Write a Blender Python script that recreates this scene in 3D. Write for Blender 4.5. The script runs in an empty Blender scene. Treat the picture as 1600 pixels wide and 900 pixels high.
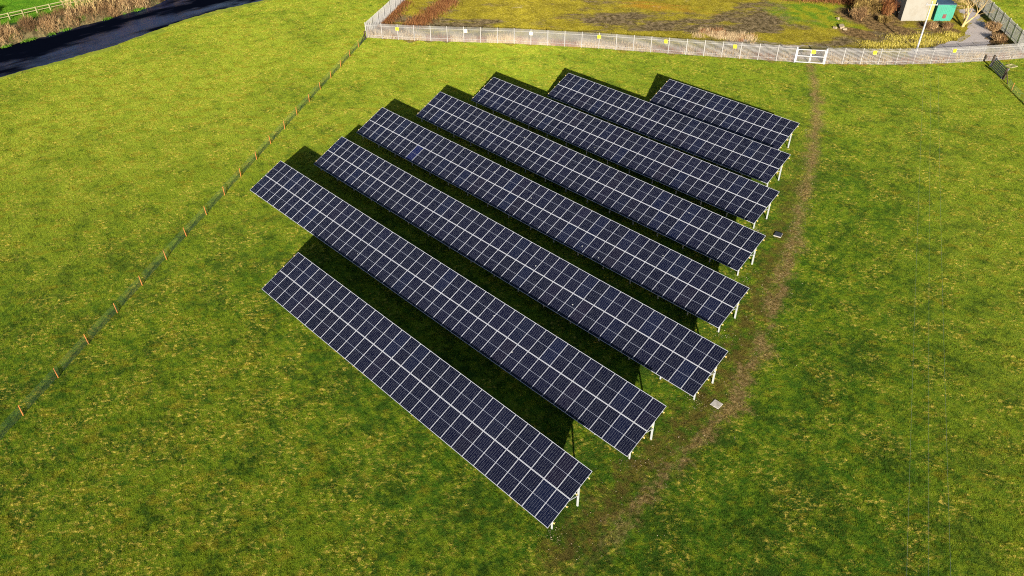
import bpy, bmesh, math, random
import numpy as np
from mathutils import Vector, Matrix

random.seed(7)
RNG = np.random.default_rng(7)
SC = bpy.context.scene
COL = SC.collection
R_ = math.radians

# ------------------------------------------------------------------ camera
cam_d = bpy.data.cameras.new('camera')
cam = bpy.data.objects.new('camera', cam_d)
COL.objects.link(cam)
SC.camera = cam
CR = Vector((0.70376095, 0.71042538, -0.00403799))
CU = Vector((-0.43301952, 0.43344954, 0.79032626))
CF = Vector((-0.5632181, 0.55445223, -0.61267291))
CP = Vector((18.8382, -21.5775, 42.2644))
m = Matrix.Identity(4)
for i in range(3):
    m[i][0], m[i][1], m[i][2], m[i][3] = CR[i], CU[i], -CF[i], CP[i]
cam.matrix_world = m
cam_d.sensor_width = 36.0
cam_d.lens = 1191.068 / 1600 * 36
cam_d.clip_end = 9000
cam_d.clip_start = 0.5
FPX = 1191.068


def in_view(x, y, z=0.0, margin=120):
    d = Vector((x, y, z)) - CP
    zz = d.dot(CF)
    if zz < 1:
        return False
    u = 800 + FPX * d.dot(CR) / zz
    v = 450 - FPX * d.dot(CU) / zz
    return -margin < u < 1600 + margin and -margin < v < 900 + margin


# ------------------------------------------------------------------ light
SUN_AZ, SUN_EL = 135.3, 17.6
W = bpy.data.worlds.new('World')
SC.world = W
W.use_nodes = True
nt = W.node_tree
bg = nt.nodes['Background']
sky = nt.nodes.new('ShaderNodeTexSky')
sky.sky_type = 'NISHITA'
sky.sun_disc = False
sky.sun_elevation = R_(SUN_EL)
sky.sun_rotation = R_(SUN_AZ)
nt.links.new(sky.outputs[0], bg.inputs[0])
bg.inputs[1].default_value = 0.05
sl = bpy.data.lights.new('sun', 'SUN')
sl.energy = 5.0
sl.angle = R_(0.5)
sl.color = (1.0, 0.93, 0.80)
so = bpy.data.objects.new('sun', sl)
COL.objects.link(so)
sd = Vector((math.sin(R_(SUN_AZ)) * math.cos(R_(SUN_EL)), math.cos(R_(SUN_AZ)) * math.cos(R_(SUN_EL)), math.sin(R_(SUN_EL))))
so.rotation_euler = sd.to_track_quat('Z', 'Y').to_euler()
so.location = (60, -60, 60)
SC.view_settings.view_transform = 'Standard'
SC.view_settings.look = 'None'
SC.view_settings.gamma = 1
SC.view_settings.exposure = 1.55
SC.view_settings.use_curve_mapping = False
SC.cycles.use_denoising = False
SC.cycles.filter_width = 1.1
SC.cycles.max_bounces = 5
SC.cycles.diffuse_bounces = 2
SC.cycles.transparent_max_bounces = 8


# ------------------------------------------------------------------ helpers
def tag(o, label=None, cat=None, group=None, kind=None):
    if label: o['label'] = label
    if cat: o['category'] = cat
    if group: o['group'] = group
    if kind: o['kind'] = kind
    return o


def empty(name, loc=(0, 0, 0), rz=0.0):
    o = bpy.data.objects.new(name, None)
    o.empty_display_size = 0.3
    o.location = loc
    o.rotation_euler = (0, 0, rz)
    COL.objects.link(o)
    return o


def link(name, me, parent=None, loc=(0, 0, 0), rot=(0, 0, 0)):
    o = bpy.data.objects.new(name, me)
    COL.objects.link(o)
    if parent: o.parent = parent
    o.location = loc
    o.rotation_euler = rot
    return o


class MB:
    """collects simple solids in one mesh"""
    def __init__(self):
        self.v, self.f, self.mi = [], [], []

    def add(self, vs, fs, mi=0):
        b = len(self.v)
        self.v += [tuple(p) for p in vs]
        self.f += [tuple(b + i for i in f) for f in fs]
        self.mi += [mi] * len(fs)

    def box(self, x0, x1, y0, y1, z0, z1, mi=0, M=None):
        vs = [Vector(p) for p in ((x0, y0, z0), (x1, y0, z0), (x1, y1, z0), (x0, y1, z0), (x0, y0, z1), (x1, y0, z1), (x1, y1, z1), (x0, y1, z1))]
        if M is not None: vs = [M @ p for p in vs]
        self.add(vs, [(3, 2, 1, 0), (4, 5, 6, 7), (0, 1, 5, 4), (1, 2, 6, 5), (2, 3, 7, 6), (3, 0, 4, 7)], mi)

    def beam(self, a, b, w, h, mi=0, up=(0, 0, 1)):
        a, b = Vector(a), Vector(b)
        d = (b - a).normalized()
        up = Vector(up)
        if abs(d.dot(up)) > 0.95: up = Vector((1, 0, 0))
        s = d.cross(up).normalized()
        u = s.cross(d)
        vs = []
        for p in (a, b):
            for i, j in ((-1, -1), (1, -1), (1, 1), (-1, 1)):
                vs.append(p + s * (w / 2 * i) + u * (h / 2 * j))
        self.add(vs, [(3, 2, 1, 0), (4, 5, 6, 7), (0, 1, 5, 4), (1, 2, 6, 5), (2, 3, 7, 6), (3, 0, 4, 7)], mi)

    def tube(self, pts, radii, n=6, mi=0, cap=True):
        rings = []
        pts = [Vector(p) for p in pts]
        prev = None
        for i, p in enumerate(pts):
            d = (pts[min(i + 1, len(pts) - 1)] - pts[max(i - 1, 0)]).normalized()
            ref = Vector((0.31, 0.95, 0.1)) if abs(d.z) > 0.9 else Vector((0, 0, 1))
            s = d.cross(ref).normalized()
            u = s.cross(d)
            rings.append([p + (s * math.cos(t) + u * math.sin(t)) * radii[i] for t in (2 * math.pi * k / n for k in range(n))])
        vs = [q for r in rings for q in r]
        fs = []
        for i in range(len(pts) - 1):
            for k in range(n):
                a, b = i * n + k, i * n + (k + 1) % n
                fs.append((a, b, b + n, a + n))
        if cap:
            fs.append(tuple(range(n - 1, -1, -1)))
            fs.append(tuple((len(pts) - 1) * n + k for k in range(n)))
        self.add(vs, fs, mi)

    def mesh(self, name, mats):
        me = bpy.data.meshes.new(name)
        me.from_pydata(self.v, [], self.f)
        for mt in (mats if isinstance(mats, (list, tuple)) else [mats]): me.materials.append(mt)
        me.polygons.foreach_set('material_index', self.mi)
        me.update()
        return me

    def build(self, name, mats, parent=None, loc=(0, 0, 0), rot=(0, 0, 0)):
        return link(name, self.mesh(name, mats), parent, loc, rot)


# ------------------------------------------------------------------ materials
class NT:
    def __init__(self, name):
        self.mat = bpy.data.materials.new(name)
        self.mat.use_nodes = True
        self.t = self.mat.node_tree
        self.bsdf = self.t.nodes['Principled BSDF']

    def n(self, typ, **kw):
        nd = self.t.nodes.new(typ)
        for k, v in kw.items(): setattr(nd, k, v)
        return nd

    def put(self, sock, v):
        if isinstance(v, bpy.types.NodeSocket): self.t.links.new(v, sock)
        elif v is not None:
            if hasattr(sock.default_value, '__len__') and len(sock.default_value) == 4 and len(v) == 3: v = (*v, 1)
            sock.default_value = v

    def math(self, op, a, b=None, c=None, clamp=False):
        nd = self.n('ShaderNodeMath', operation=op, use_clamp=clamp)
        self.put(nd.inputs[0], a)
        if b is not None: self.put(nd.inputs[1], b)
        if c is not None: self.put(nd.inputs[2], c)
        return nd.outputs[0]

    def mix(self, f, a, b, blend='MIX'):
        nd = self.n('ShaderNodeMix', data_type='RGBA', blend_type=blend)
        self.put(nd.inputs[0], f); self.put(nd.inputs[6], a); self.put(nd.inputs[7], b)
        return nd.outputs[2]

    def ramp(self, v, lo, hi, a=0.0, b=1.0, smooth=True):
        nd = self.n('ShaderNodeMapRange', interpolation_type='SMOOTHSTEP' if smooth else 'LINEAR')
        self.put(nd.inputs[0], v)
        for k, q in zip((1, 2, 3, 4), (lo, hi, a, b)): self.put(nd.inputs[k], q)
        return nd.outputs[0]

    def noise(self, vec, scale, detail=3, rough=0.55, out=0, dist=0.0):
        nd = self.n('ShaderNodeTexNoise')
        if vec is not None: self.put(nd.inputs['Vector'], vec)
        nd.inputs['Scale'].default_value = scale
        nd.inputs['Detail'].default_value = detail
        nd.inputs['Roughness'].default_value = rough
        nd.inputs['Distortion'].default_value = dist
        return nd.outputs[out]

    def world_pos(self):
        return self.n('ShaderNodeNewGeometry').outputs['Position']

    def scaled(self, vec, s, rz=0.0):
        nd = self.n('ShaderNodeMapping', vector_type='TEXTURE')   # stretches by s along the turned axes
        self.put(nd.inputs[0], vec)
        nd.inputs['Scale'].default_value = s
        nd.inputs['Rotation'].default_value = (0, 0, rz)
        return nd.outputs[0]

    def xyz(self, vec):
        nd = self.n('ShaderNodeSeparateXYZ')
        self.put(nd.inputs[0], vec)
        return nd.outputs

    def bump(self, h, strength=0.5, dist=0.05):
        nd = self.n('ShaderNodeBump')
        nd.inputs['Strength'].default_value = strength
        nd.inputs['Distance'].default_value = dist
        self.put(nd.inputs['Height'], h)
        self.put(self.bsdf.inputs['Normal'], nd.outputs[0])

    def set(self, color=None, rough=0.6, metal=0.0, spec=0.5):
        if color is not None: self.put(self.bsdf.inputs['Base Color'], color)
        self.put(self.bsdf.inputs['Roughness'], rough)
        self.put(self.bsdf.inputs['Metallic'], metal)
        self.put(self.bsdf.inputs['Specular IOR Level'], spec)
        return self.mat


def weathered(name, col, rough=0.6, metal=0.0, amount=0.35, scale=4.0, dark=(0.2, 0.17, 0.13), spec=0.5):
    """a plain material with uneven dirt"""
    m = NT(name)
    p = m.world_pos()
    f = m.ramp(m.noise(p, scale, 5, 0.65), 0.42, 0.75)
    f = m.math('MULTIPLY', f, amount)
    c = m.mix(f, col, tuple(a * b for a, b in zip(col, dark)) if max(dark) > 1 else dark)
    return m.set(c, rough, metal, spec)


def turf_colour(m, p):
    """pasture colour from world position; also used by the blades"""
    x, y, z = m.xyz(p)
    pv = m.scaled(p, (1.7, 1.0, 1.0), R_(45))
    big = m.ramp(m.noise(p, 0.04, 3, 0.55), 0.38, 0.62)
    mid = m.ramp(m.noise(p, 0.25, 5, 0.65), 0.36, 0.64)
    small = m.noise(p, 1.3, 6, 0.7)
    deep = (0.017, 0.062, 0.002)
    green = (0.028, 0.094, 0.002)
    lime = (0.120, 0.180, 0.005)
    ochre = (0.200, 0.170, 0.008)
    straw = (0.54, 0.42, 0.075)
    # drier ground, with the brighter light of the far field painted in: towards the river, the far side, and a broad belt in front of the tables
    dry = m.math('MAXIMUM', m.ramp(y, 35, 100, 0.0, 0.62), m.ramp(m.math('SUBTRACT', m.math('MULTIPLY', y, 0.25), x), 26, 88))
    belt = m.math('MULTIPLY', m.ramp(m.math('ABSOLUTE', m.math('ADD', m.math('MULTIPLY', m.math('ADD', x, 27), 0.7), m.math('MULTIPLY', m.math('ADD', y, 9), 0.7))), 22, 5), m.ramp(y, 3, -6))
    right = m.math('MULTIPLY', m.ramp(m.math('ADD', x, m.math('MULTIPLY', y, 0.55)), 22, 40), 0.45)
    dry = m.math('MAXIMUM', dry, m.math('MULTIPLY', right, 1.1))
    dry = m.math('MULTIPLY', dry, m.ramp(m.noise(p, 0.055, 3, 0.6), 0.36, 0.56, 0.55, 1.0))
    zone = m.math('MAXIMUM', m.math('MAXIMUM', dry, m.math('MULTIPLY', belt, 0.55)), right)
    f1 = m.math('ADD', m.math('MULTIPLY', zone, 0.55), m.math('ADD', m.math('MULTIPLY', big, 0.25), m.math('MULTIPLY', mid, 0.28)), clamp=True)
    c = m.mix(m.ramp(mid, 0.05, 0.8), deep, green)
    c = m.mix(m.ramp(m.math('ADD', small, m.math('MULTIPLY', f1, 0.26)), 0.50, 0.72), c, lime)
    c = m.mix(m.math('MULTIPLY', m.math('MULTIPLY', dry, m.ramp(m.noise(p, 0.5, 5, 0.7), 0.25, 0.62)), 0.85), c, (0.262, 0.318, 0.024))
    oc = m.noise(pv, 0.9, 7, 0.72)
    c = m.mix(m.math('MULTIPLY', m.ramp(m.math('ADD', oc, m.math('MULTIPLY', zone, 0.06)), 0.55, 0.66), 0.60), c, ochre)
    # bleached straw lying in small wisps
    st = m.noise(m.scaled(p, (1.5, 1.0, 1.0), R_(45)), 3.4, 5, 0.75)
    gate = m.math('ADD', m.noise(p, 0.33, 5, 0.68), m.math('MULTIPLY', m.math('SUBTRACT', zone, m.math('MULTIPLY', dry, 0.6)), 0.10))
    stf = m.math('MULTIPLY', m.ramp(st, 0.52, 0.64), m.ramp(gate, 0.47, 0.60, 0.04, 0.95))
    c = m.mix(stf, c, straw)
    fl = m.math('MULTIPLY', m.ramp(m.noise(m.scaled(p, (1.6, 1.0, 1.0), R_(45)), 7.0, 4, 0.7), 0.53, 0.66), m.ramp(gate, 0.42, 0.58, 0.12, 0.70))
    c = m.mix(fl, c, (0.31, 0.27, 0.018))
    # trodden track from the gate down past the row ends
    cv = m.n('ShaderNodeFloatCurve')
    cur = cv.mapping.curves[0]
    trk = [(-6, 3.6), (3.4, 2.7), (9.5, 2.3), (13.4, 2.2), (17.7, 2.0), (21.6, 1.1), (25.7, 0), (30.9, -1.9), (36.8, -4), (43.3, -6.6), (50.8, -9.7), (58, -12.7), (66, -16.4), (74.8, -21), (84, -26.6)]
    tp = [((a + 10) / 100.0, (b + 30) / 40.0) for a, b in trk]
    cur.points[0].location = (0, tp[0][1])
    cur.points[1].location = (1, tp[-1][1] - 0.09)
    for a, b in tp: cur.points.new(a, b)
    cv.mapping.update()
    m.put(cv.inputs['Value'], m.math('DIVIDE', m.math('ADD', y, 10), 100))
    cx = m.math('SUBTRACT', m.math('MULTIPLY', cv.outputs[0], 40), 30)
    wob = m.math('MULTIPLY', m.math('SUBTRACT', m.noise(p, 0.35, 3, 0.6), 0.5), 2.2)
    dx = m.math('ADD', m.math('SUBTRACT', x, cx), wob)
    ad = m.math('ABSOLUTE', dx)
    hw = m.ramp(y, 8, 55, 1.6, 2.0)
    t = m.math('SUBTRACT', 1.0, m.math('DIVIDE', ad, hw))
    nz = m.math('ADD', m.math('MULTIPLY', m.noise(p, 1.1, 7, 0.78), 0.6), m.math('MULTIPLY', m.noise(p, 0.30, 3, 0.6), 0.4))
    t = m.math('ADD', t, m.math('MULTIPLY', m.math('SUBTRACT', nz, 0.5), m.ramp(y, 22, 50, 6.0, 2.8)))
    t = m.ramp(t, 0.30, 1.15)
    t = m.math('MULTIPLY', t, m.ramp(y, -2, 7))
    t = m.math('MULTIPLY', t, m.ramp(y, 86.5, 83.5))
    # scuffed earth round the posts at the row ends
    e = m.math('SUBTRACT', 1.0, m.math('DIVIDE', m.math('ABSOLUTE', m.math('ADD', dx, 1.6)), 3.4))
    e = m.math('ADD', e, m.math('MULTIPLY', m.math('SUBTRACT', m.noise(p, 0.9, 6, 0.75), 0.5), 3.6))
    e = m.math('MULTIPLY', m.ramp(e, 0.35, 1.25), m.ramp(y, -5, 0))
    e = m.math('MULTIPLY', m.math('MULTIPLY', e, m.ramp(y, 75, 30)), 0.8)
    earth = m.mix(m.ramp(m.noise(p, 3.5, 5, 0.7), 0.4, 0.65), (0.110, 0.066, 0.024), (0.32, 0.215, 0.098))
    c = m.mix(e, c, (0.088, 0.055, 0.014))
    c = m.mix(m.math('MULTIPLY', t, 0.85), c, earth)
    bare = m.math('MAXIMUM', t, e)
    return c, bare


def ground_material():
    m = NT('pasture_soil')
    p = m.world_pos()
    c, bare = turf_colour(m, p)
    c = m.mix(0.2, c, (0.05, 0.05, 0.01))
    m.bump(m.noise(p, 9, 4, 0.7), 0.8, 0.06)
    return m.set(c, 0.95, spec=0.1)


def blade_material(name, kind):
    m = NT(name)
    p = m.world_pos()
    if kind == 'turf':
        c, bare = turf_colour(m, p)
    elif kind == 'waste':
        c = waste_colour(m, p)
    elif kind == 'bright':
        c = m.mix(m.ramp(m.noise(p, 0.6, 4, 0.6), 0.3, 0.7), (0.045, 0.16, 0.004), (0.09, 0.21, 0.008))
    at = m.n('ShaderNodeAttribute', attribute_name='tint', attribute_type='GEOMETRY')
    r = at.outputs['Fac']
    c = m.mix(m.ramp(r, 0.0, 1.0, 0.0, 0.22, False), c, m.mix(0.5, c, (0.30, 0.27, 0.06)))
    hsv = m.n('ShaderNodeHueSaturation')
    m.put(hsv.inputs['Color'], c)
    m.put(hsv.inputs['Value'], m.ramp(m.math('FRACT', m.math('MULTIPLY', r, 7.31)), 0, 1, 0.82, 1.30, False))
    c = hsv.outputs[0]
    m.set(c, 0.7, spec=0.12)
    tr = m.n('ShaderNodeBsdfTranslucent')
    m.put(tr.inputs[0], c)
    ms = m.n('ShaderNodeMixShader')
    ms.inputs[0].default_value = 0.12
    m.t.links.new(m.bsdf.outputs[0], ms.inputs[1])
    m.t.links.new(tr.outputs[0], ms.inputs[2])
    m.t.links.new(ms.outputs[0], m.t.nodes['Material Output'].inputs[0])
    return m.mat


def waste_colour(m, p):
    x, y, z = m.xyz(p)
    q = m.scaled(p, (2.2, 1.0, 1.0), R_(43))
    moss = m.mix(m.ramp(m.noise(p, 0.35, 5, 0.7), 0.35, 0.65), (0.13, 0.105, 0.006), (0.24, 0.20, 0.012))
    moss = m.mix(m.ramp(m.noise(p, 2.2, 5, 0.75), 0.52, 0.66, 0, 0.8), moss, (0.36, 0.29, 0.06))
    dirt = m.mix(m.ramp(m.noise(p, 1.2, 5, 0.7), 0.4, 0.62), (0.050, 0.035, 0.016), (0.17, 0.125, 0.07))
    dn = m.noise(q, 0.14, 6, 0.7)
    ex = m.math('POWER', m.math('DIVIDE', m.math('ADD', m.math('MULTIPLY', m.math('ADD', x, 47), 0.75), m.math('MULTIPLY', m.math('SUBTRACT', y, 90), 0.66)), 17.0), 2.0)
    ey = m.math('POWER', m.math('DIVIDE', m.math('ADD', m.math('MULTIPLY', m.math('ADD', x, 47), -0.66), m.math('MULTIPLY', m.math('SUBTRACT', y, 90), 0.75)), 6.0), 2.0)
    dn = m.math('ADD', dn, m.ramp(m.math('ADD', ex, ey), 1.3, 0.1, 0.0, 0.12))
    dm = m.ramp(dn, 0.50, 0.60)
    c = m.mix(dm, moss, dirt)
    rust = m.ramp(m.noise(q, 0.11, 4, 0.6, dist=0.4), 0.58, 0.68)
    c = m.mix(m.math('MULTIPLY', rust, 0.75), c, (0.27, 0.13, 0.012))
    pale = m.ramp(m.noise(q, 0.30, 6, 0.75), 0.63, 0.74)
    c = m.mix(m.math('MULTIPLY', pale, 0.7), c, (0.36, 0.30, 0.20))
    # greener end of the clearing
    dd = m.math('POWER', m.math('ADD', m.math('POWER', m.math('DIVIDE', m.math('ADD', x, 37), 9.0), 2.0), m.math('POWER', m.math('DIVIDE', m.math('SUBTRACT', y, 106), 8.0), 2.0)), 0.5)
    g = m.ramp(m.math('ADD', dd, m.math('MULTIPLY', m.math('SUBTRACT', m.noise(p, 0.3, 4, 0.6), 0.5), 1.6)), 1.15, 0.45)
    c = m.mix(g, c, m.mix(m.ramp(m.noise(p, 0.5, 3), 0.4, 0.6), (0.09, 0.16, 0.006), (0.20, 0.20, 0.008)))
    # leaf litter and bare earth under the thicket, whose shade is painted in, and before the buildings
    for cx_, cy_, ra, rb in ((-30.5, 110.5, 6.0, 5.0), (-25.5, 107.0, 5.0, 2.6), (-20.2, 112.8, 3.6, 2.6), (-28.0, 101.5, 3.5, 2.2), (-12.0, 114.5, 2.4, 6.5)):
        d2 = m.math('ADD', m.math('POWER', m.math('DIVIDE', m.math('SUBTRACT', x, cx_), ra), 2.0), m.math('POWER', m.math('DIVIDE', m.math('SUBTRACT', y, cy_), rb), 2.0))
        k = m.ramp(m.math('ADD', d2, m.math('MULTIPLY', m.math('SUBTRACT', m.noise(p, 0.5, 5, 0.7), 0.5), 1.6)), 1.2, 0.5)
        c = m.mix(k, c, m.mix(m.ramp(m.noise(p, 1.6, 5, 0.7), 0.38, 0.62), (0.040, 0.022, 0.009), (0.20, 0.125, 0.055)))
    return c


def waste_material():
    m = NT('waste_soil')
    p = m.world_pos()
    c = waste_colour(m, p)
    m.bump(m.noise(p, 4, 6, 0.75), 1.0, 0.15)
    return m.set(c, 0.95, spec=0.1)


def gravel_material():
    m = NT('pale_gravel')
    p = m.world_pos()
    c = m.mix(m.ramp(m.noise(p, 6, 4, 0.7), 0.4, 0.6), (0.26, 0.22, 0.20), (0.40, 0.35, 0.325))
    c = m.mix(m.ramp(m.noise(p, 0.5, 5, 0.7), 0.52, 0.68, 0, 0.7), c, (0.17, 0.13, 0.06))
    m.bump(m.noise(p, 14, 3, 0.7), 0.5, 0.03)
    return m.set(c, 0.9, spec=0.2)


def lane_material():
    m = NT('trodden_lane')
    p = m.world_pos()
    c = m.mix(m.ramp(m.noise(p, 3, 5, 0.7), 0.4, 0.6), (0.20, 0.15, 0.10), (0.36, 0.30, 0.24))
    c = m.mix(m.ramp(m.noise(m.scaled(p, (2, 1, 1), R_(43)), 0.5, 5, 0.7), 0.48, 0.60, 0, 0.9), c, (0.16, 0.13, 0.025))
    m.bump(m.noise(p, 8, 4, 0.7), 0.6, 0.05)
    return m.set(c, 0.95, spec=0.1)


def water_material():
    m = NT('river_water')
    p = m.world_pos()
    q = m.scaled(p, (0.7, 1.8, 1), R_(6))
    h = m.math('ADD', m.noise(q, 1.6, 5, 0.65), m.math('MULTIPLY', m.noise(q, 6.0, 3, 0.6), 0.35))
    m.bump(h, 0.5, 0.12)
    rif = m.ramp(m.noise(m.scaled(p, (1.0, 3.0, 1)), 0.16, 4, 0.6), 0.42, 0.62)
    c = m.mix(rif, (0.0015, 0.0022, 0.0055), (0.0055, 0.0115, 0.043))  # blue sky mirrored by the ripples, painted as patches of colour
    glint = m.ramp(m.noise(m.scaled(p, (0.6, 1.6, 1)), 1.1, 6, 0.75), 0.70, 0.76, 0, 0.45)  # pale sparkle on the ripples, painted into the water colour
    c = m.mix(m.math('MULTIPLY', glint, rif), c, (0.10, 0.11, 0.14))
    return m.set(c, 0.12, spec=m.ramp(rif, 0, 1, 0.0, 0.055))


def bank_material():
    m = NT('bank_earth')
    p = m.world_pos()
    c = m.mix(m.ramp(m.noise(p, 1.5, 6, 0.7), 0.35, 0.65), (0.045, 0.035, 0.015), (0.14, 0.11, 0.05))
    c = m.mix(m.ramp(m.noise(p, 0.7, 4, 0.6), 0.58, 0.66), c, (0.05, 0.10, 0.01))
    m.bump(m.noise(p, 5, 5, 0.7), 0.8, 0.1)
    return m.set(c, 0.95, spec=0.1)


def tint_material(name, stops, rough=0.8, translucent=0.15):
    """dry stems and leaves: colour by the per-blade attribute"""
    m = NT(name)
    at = m.n('ShaderNodeAttribute', attribute_name='tint', attribute_type='GEOMETRY')
    rp = m.n('ShaderNodeValToRGB')
    m.put(rp.inputs[0], at.outputs['Fac'])
    el = rp.color_ramp.elements
    el[0].position, el[0].color = stops[0][0], (*stops[0][1], 1)
    el[1].position, el[1].color = stops[-1][0], (*stops[-1][1], 1)
    for pos, c in stops[1:-1]:
        e = el.new(pos)
        e.color = (*c, 1)
    m.set(rp.outputs[0], rough, spec=0.15)
    return m.mat


def cell_material():
    """dark mono cells seen between white gaps of the back sheet"""
    m = NT('solar_cells')
    o = m.n('ShaderNodeTexCoord').outputs['Object']
    x, y, z = m.xyz(o)
    PW, CW = (MODW - 0.056) / 6, 0.0018
    fx = m.math('FRACT', m.math('ADD', m.math('DIVIDE', x, PW), 3.0))
    gx = m.math('MULTIPLY', m.math('ABSOLUTE', m.math('SUBTRACT', fx, 0.5)), 2 * 0.5 * PW)   # distance from the cell middle
    gapx = m.math('GREATER_THAN', gx, PW / 2 - CW)
    ay = m.math('ABSOLUTE', y)
    PH = (MODH / 2 - 0.045) / 12
    fy = m.math('FRACT', m.math('DIVIDE', m.math('SUBTRACT', ay, 0.010), PH))
    gy = m.math('MULTIPLY', m.math('ABSOLUTE', m.math('SUBTRACT', fy, 0.5)), PH)
    gapy = m.math('GREATER_THAN', gy, PH / 2 - 0.0008)
    # clipped corners of the cells leave white diamonds
    cor = m.math('GREATER_THAN', m.math('ADD', m.math('SUBTRACT', gx, PW / 2), m.math('SUBTRACT', gy, PH / 2)), -0.005)
    mid = m.math('LESS_THAN', ay, 0.010)
    edgex = m.math('GREATER_THAN', m.math('ABSOLUTE', x), MODW / 2 - 0.0145)
    edgey = m.math('GREATER_THAN', ay, MODH / 2 - 0.028)
    # fine silver busbars along the module
    bb = m.math('FRACT', m.math('MULTIPLY', fx, 9.0))
    bus = m.math('MULTIPLY', m.math('LESS_THAN', m.math('ABSOLUTE', m.math('SUBTRACT', bb, 0.5)), 0.03), 0.05)
    w = gapx
    for q in (gapy, cor, mid, edgex, edgey): w = m.math('MAXIMUM', w, q)
    w = m.math('MAXIMUM', w, bus)
    rnd = m.n('ShaderNodeObjectInfo').outputs['Random']
    cell = m.mix(m.ramp(rnd, 0, 1, 0, 1, False), (0.0010, 0.0013, 0.0068), (0.0016, 0.0018, 0.0098))
    cell = m.mix(m.ramp(m.math('FRACT', m.math('MULTIPLY', rnd, 13.7)), 0.80, 1.0, 0, 0.45), cell, (0.0020, 0.0048, 0.021))
    cell = m.mix(m.ramp(m.math('FRACT', m.math('MULTIPLY', rnd, 29.3)), 0.88, 1.0, 0, 0.45), cell, (0.0052, 0.0030, 0.0090))
    tn = m.n('ShaderNodeMix', data_type='RGBA', blend_type='MULTIPLY')
    tn.inputs[0].default_value = 1.0
    m.put(tn.inputs[6], cell); m.put(tn.inputs[7], m.n('ShaderNodeObjectInfo').outputs['Color'])
    cell = tn.outputs[2]
    c = m.mix(w, cell, (0.19, 0.205, 0.26))
    c = m.mix(m.math('MAXIMUM', edgex, edgey), c, (0.34, 0.35, 0.40))
    p = m.world_pos()
    dust = m.math('MULTIPLY', m.ramp(m.noise(p, 2.5, 5, 0.7), 0.45, 0.75), 0.003)
    c = m.mix(dust, c, (0.35, 0.33, 0.30))
    vo = m.n('ShaderNodeTexVoronoi')
    m.put(vo.inputs['Vector'], p); vo.inputs['Scale'].default_value = 0.55
    drop = m.math('LESS_THAN', vo.outputs['Distance'], 0.030)
    c = m.mix(m.math('MULTIPLY', drop, 0.8), c, (0.4, 0.4, 0.38))
    m.set(c, 0.12, spec=0.20)
    return m.mat


MODW, MODH, PITCH = 1.134, 2.265, 1.154
M = {}
M['soil'] = ground_material()
M['blade'] = blade_material('pasture_blades', 'turf')
M['blade_waste'] = blade_material('waste_blades', 'waste')
M['blade_bright'] = blade_material('meadow_blades', 'bright')
M['waste'] = waste_material()
M['gravel'] = gravel_material()
M['lane'] = lane_material()
M['water'] = water_material()
M['bank'] = bank_material()
M['cells'] = cell_material()
M['alu'] = weathered('module_frame', (0.36, 0.37, 0.41), 0.38, 0.0, 0.25, 3.0, (0.22, 0.22, 0.23))
M['backsheet'] = weathered('module_back', (0.55, 0.56, 0.58), 0.6, 0.0, 0.2)
M['galv'] = weathered('galvanised_steel', (0.30, 0.315, 0.315), 0.45, 0.0, 0.45, 5.0, (0.19, 0.195, 0.185))
M['cap'] = weathered('yellow_end_cap', (0.62, 0.42, 0.10), 0.6)
M['pale'] = weathered('weathered_zinc', (0.275, 0.265, 0.255), 0.7, 0.0, 0.8, 0.7, (0.20, 0.185, 0.175))
M['stake'] = weathered('fresh_timber', (0.36, 0.125, 0.03), 0.85, 0, 0.8, 1.5, (0.15, 0.075, 0.035), spec=0.2)
M['netting'] = weathered('green_netting', (0.035, 0.070, 0.030), 0.6, 0, 0.3, 6.0, (0.09, 0.12, 0.07), spec=0.3)
M['darkwood'] = weathered('dark_timber', (0.030, 0.022, 0.016), 0.85, 0, 0.5, 4.0, (0.07, 0.05, 0.035), spec=0.2)
M['greywood'] = weathered('grey_boards', (0.15, 0.15, 0.16), 0.8, 0, 0.5, 3.0, (0.08, 0.08, 0.08), spec=0.2)
M['palewood'] = weathered('pale_timber', (0.24, 0.215, 0.11), 0.85, 0, 0.6, 3.0, (0.13, 0.115, 0.05), spec=0.2)
M['white'] = weathered('white_paint', (0.29, 0.29, 0.305), 0.45, 0, 0.25, 3.0, (0.25, 0.24, 0.22))
M['yellow'] = weathered('yellow_plate', (0.80, 0.66, 0.01), 0.4, 0, 0.15, 5, (0.6, 0.5, 0.05))
M['faded'] = weathered('faded_plate', (0.78, 0.74, 0.52), 0.4, 0, 0.15, 5, (0.6, 0.55, 0.35))
M['concrete'] = weathered('grey_concrete', (0.36, 0.33, 0.30), 0.9, 0, 0.6, 3.0, (0.20, 0.18, 0.15), spec=0.2)
M['render'] = weathered('cream_render', (0.195, 0.182, 0.155), 0.85, 0, 0.7, 0.6, (0.15, 0.125, 0.09), spec=0.2)
M['mossy'] = weathered('mossy_boards', (0.20, 0.19, 0.06), 0.9, 0, 0.5, 2.0, (0.18, 0.16, 0.05), spec=0.2)
M['felt'] = weathered('roof_felt', (0.07, 0.075, 0.085), 0.85, 0, 0.5, 1.5, (0.10, 0.11, 0.05), spec=0.2)
M['teal'] = weathered('teal_paint', (0.016, 0.175, 0.115), 0.6, 0, 0.5, 1.0, (0.03, 0.12, 0.075))
M['sky_tint'] = weathered('sky_tinted_sheet', (0.018, 0.045, 0.085), 0.5, 0, 0.4, 1.2, (0.06, 0.07, 0.04))  # container roof, with the blue of the reflected sky painted in
M['red'] = weathered('dull_red', (0.10, 0.020, 0.020), 0.6, 0, 0.4, 5, (0.15, 0.06, 0.05))
M['black'] = weathered('dark_lid', (0.018, 0.018, 0.022), 0.5, 0, 0.4, 5, (0.05, 0.05, 0.05))
M['bark'] = weathered('pale_bark', (0.40, 0.28, 0.12), 0.9, 0, 0.6, 3.0, (0.22, 0.17, 0.09), spec=0.1)
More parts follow.
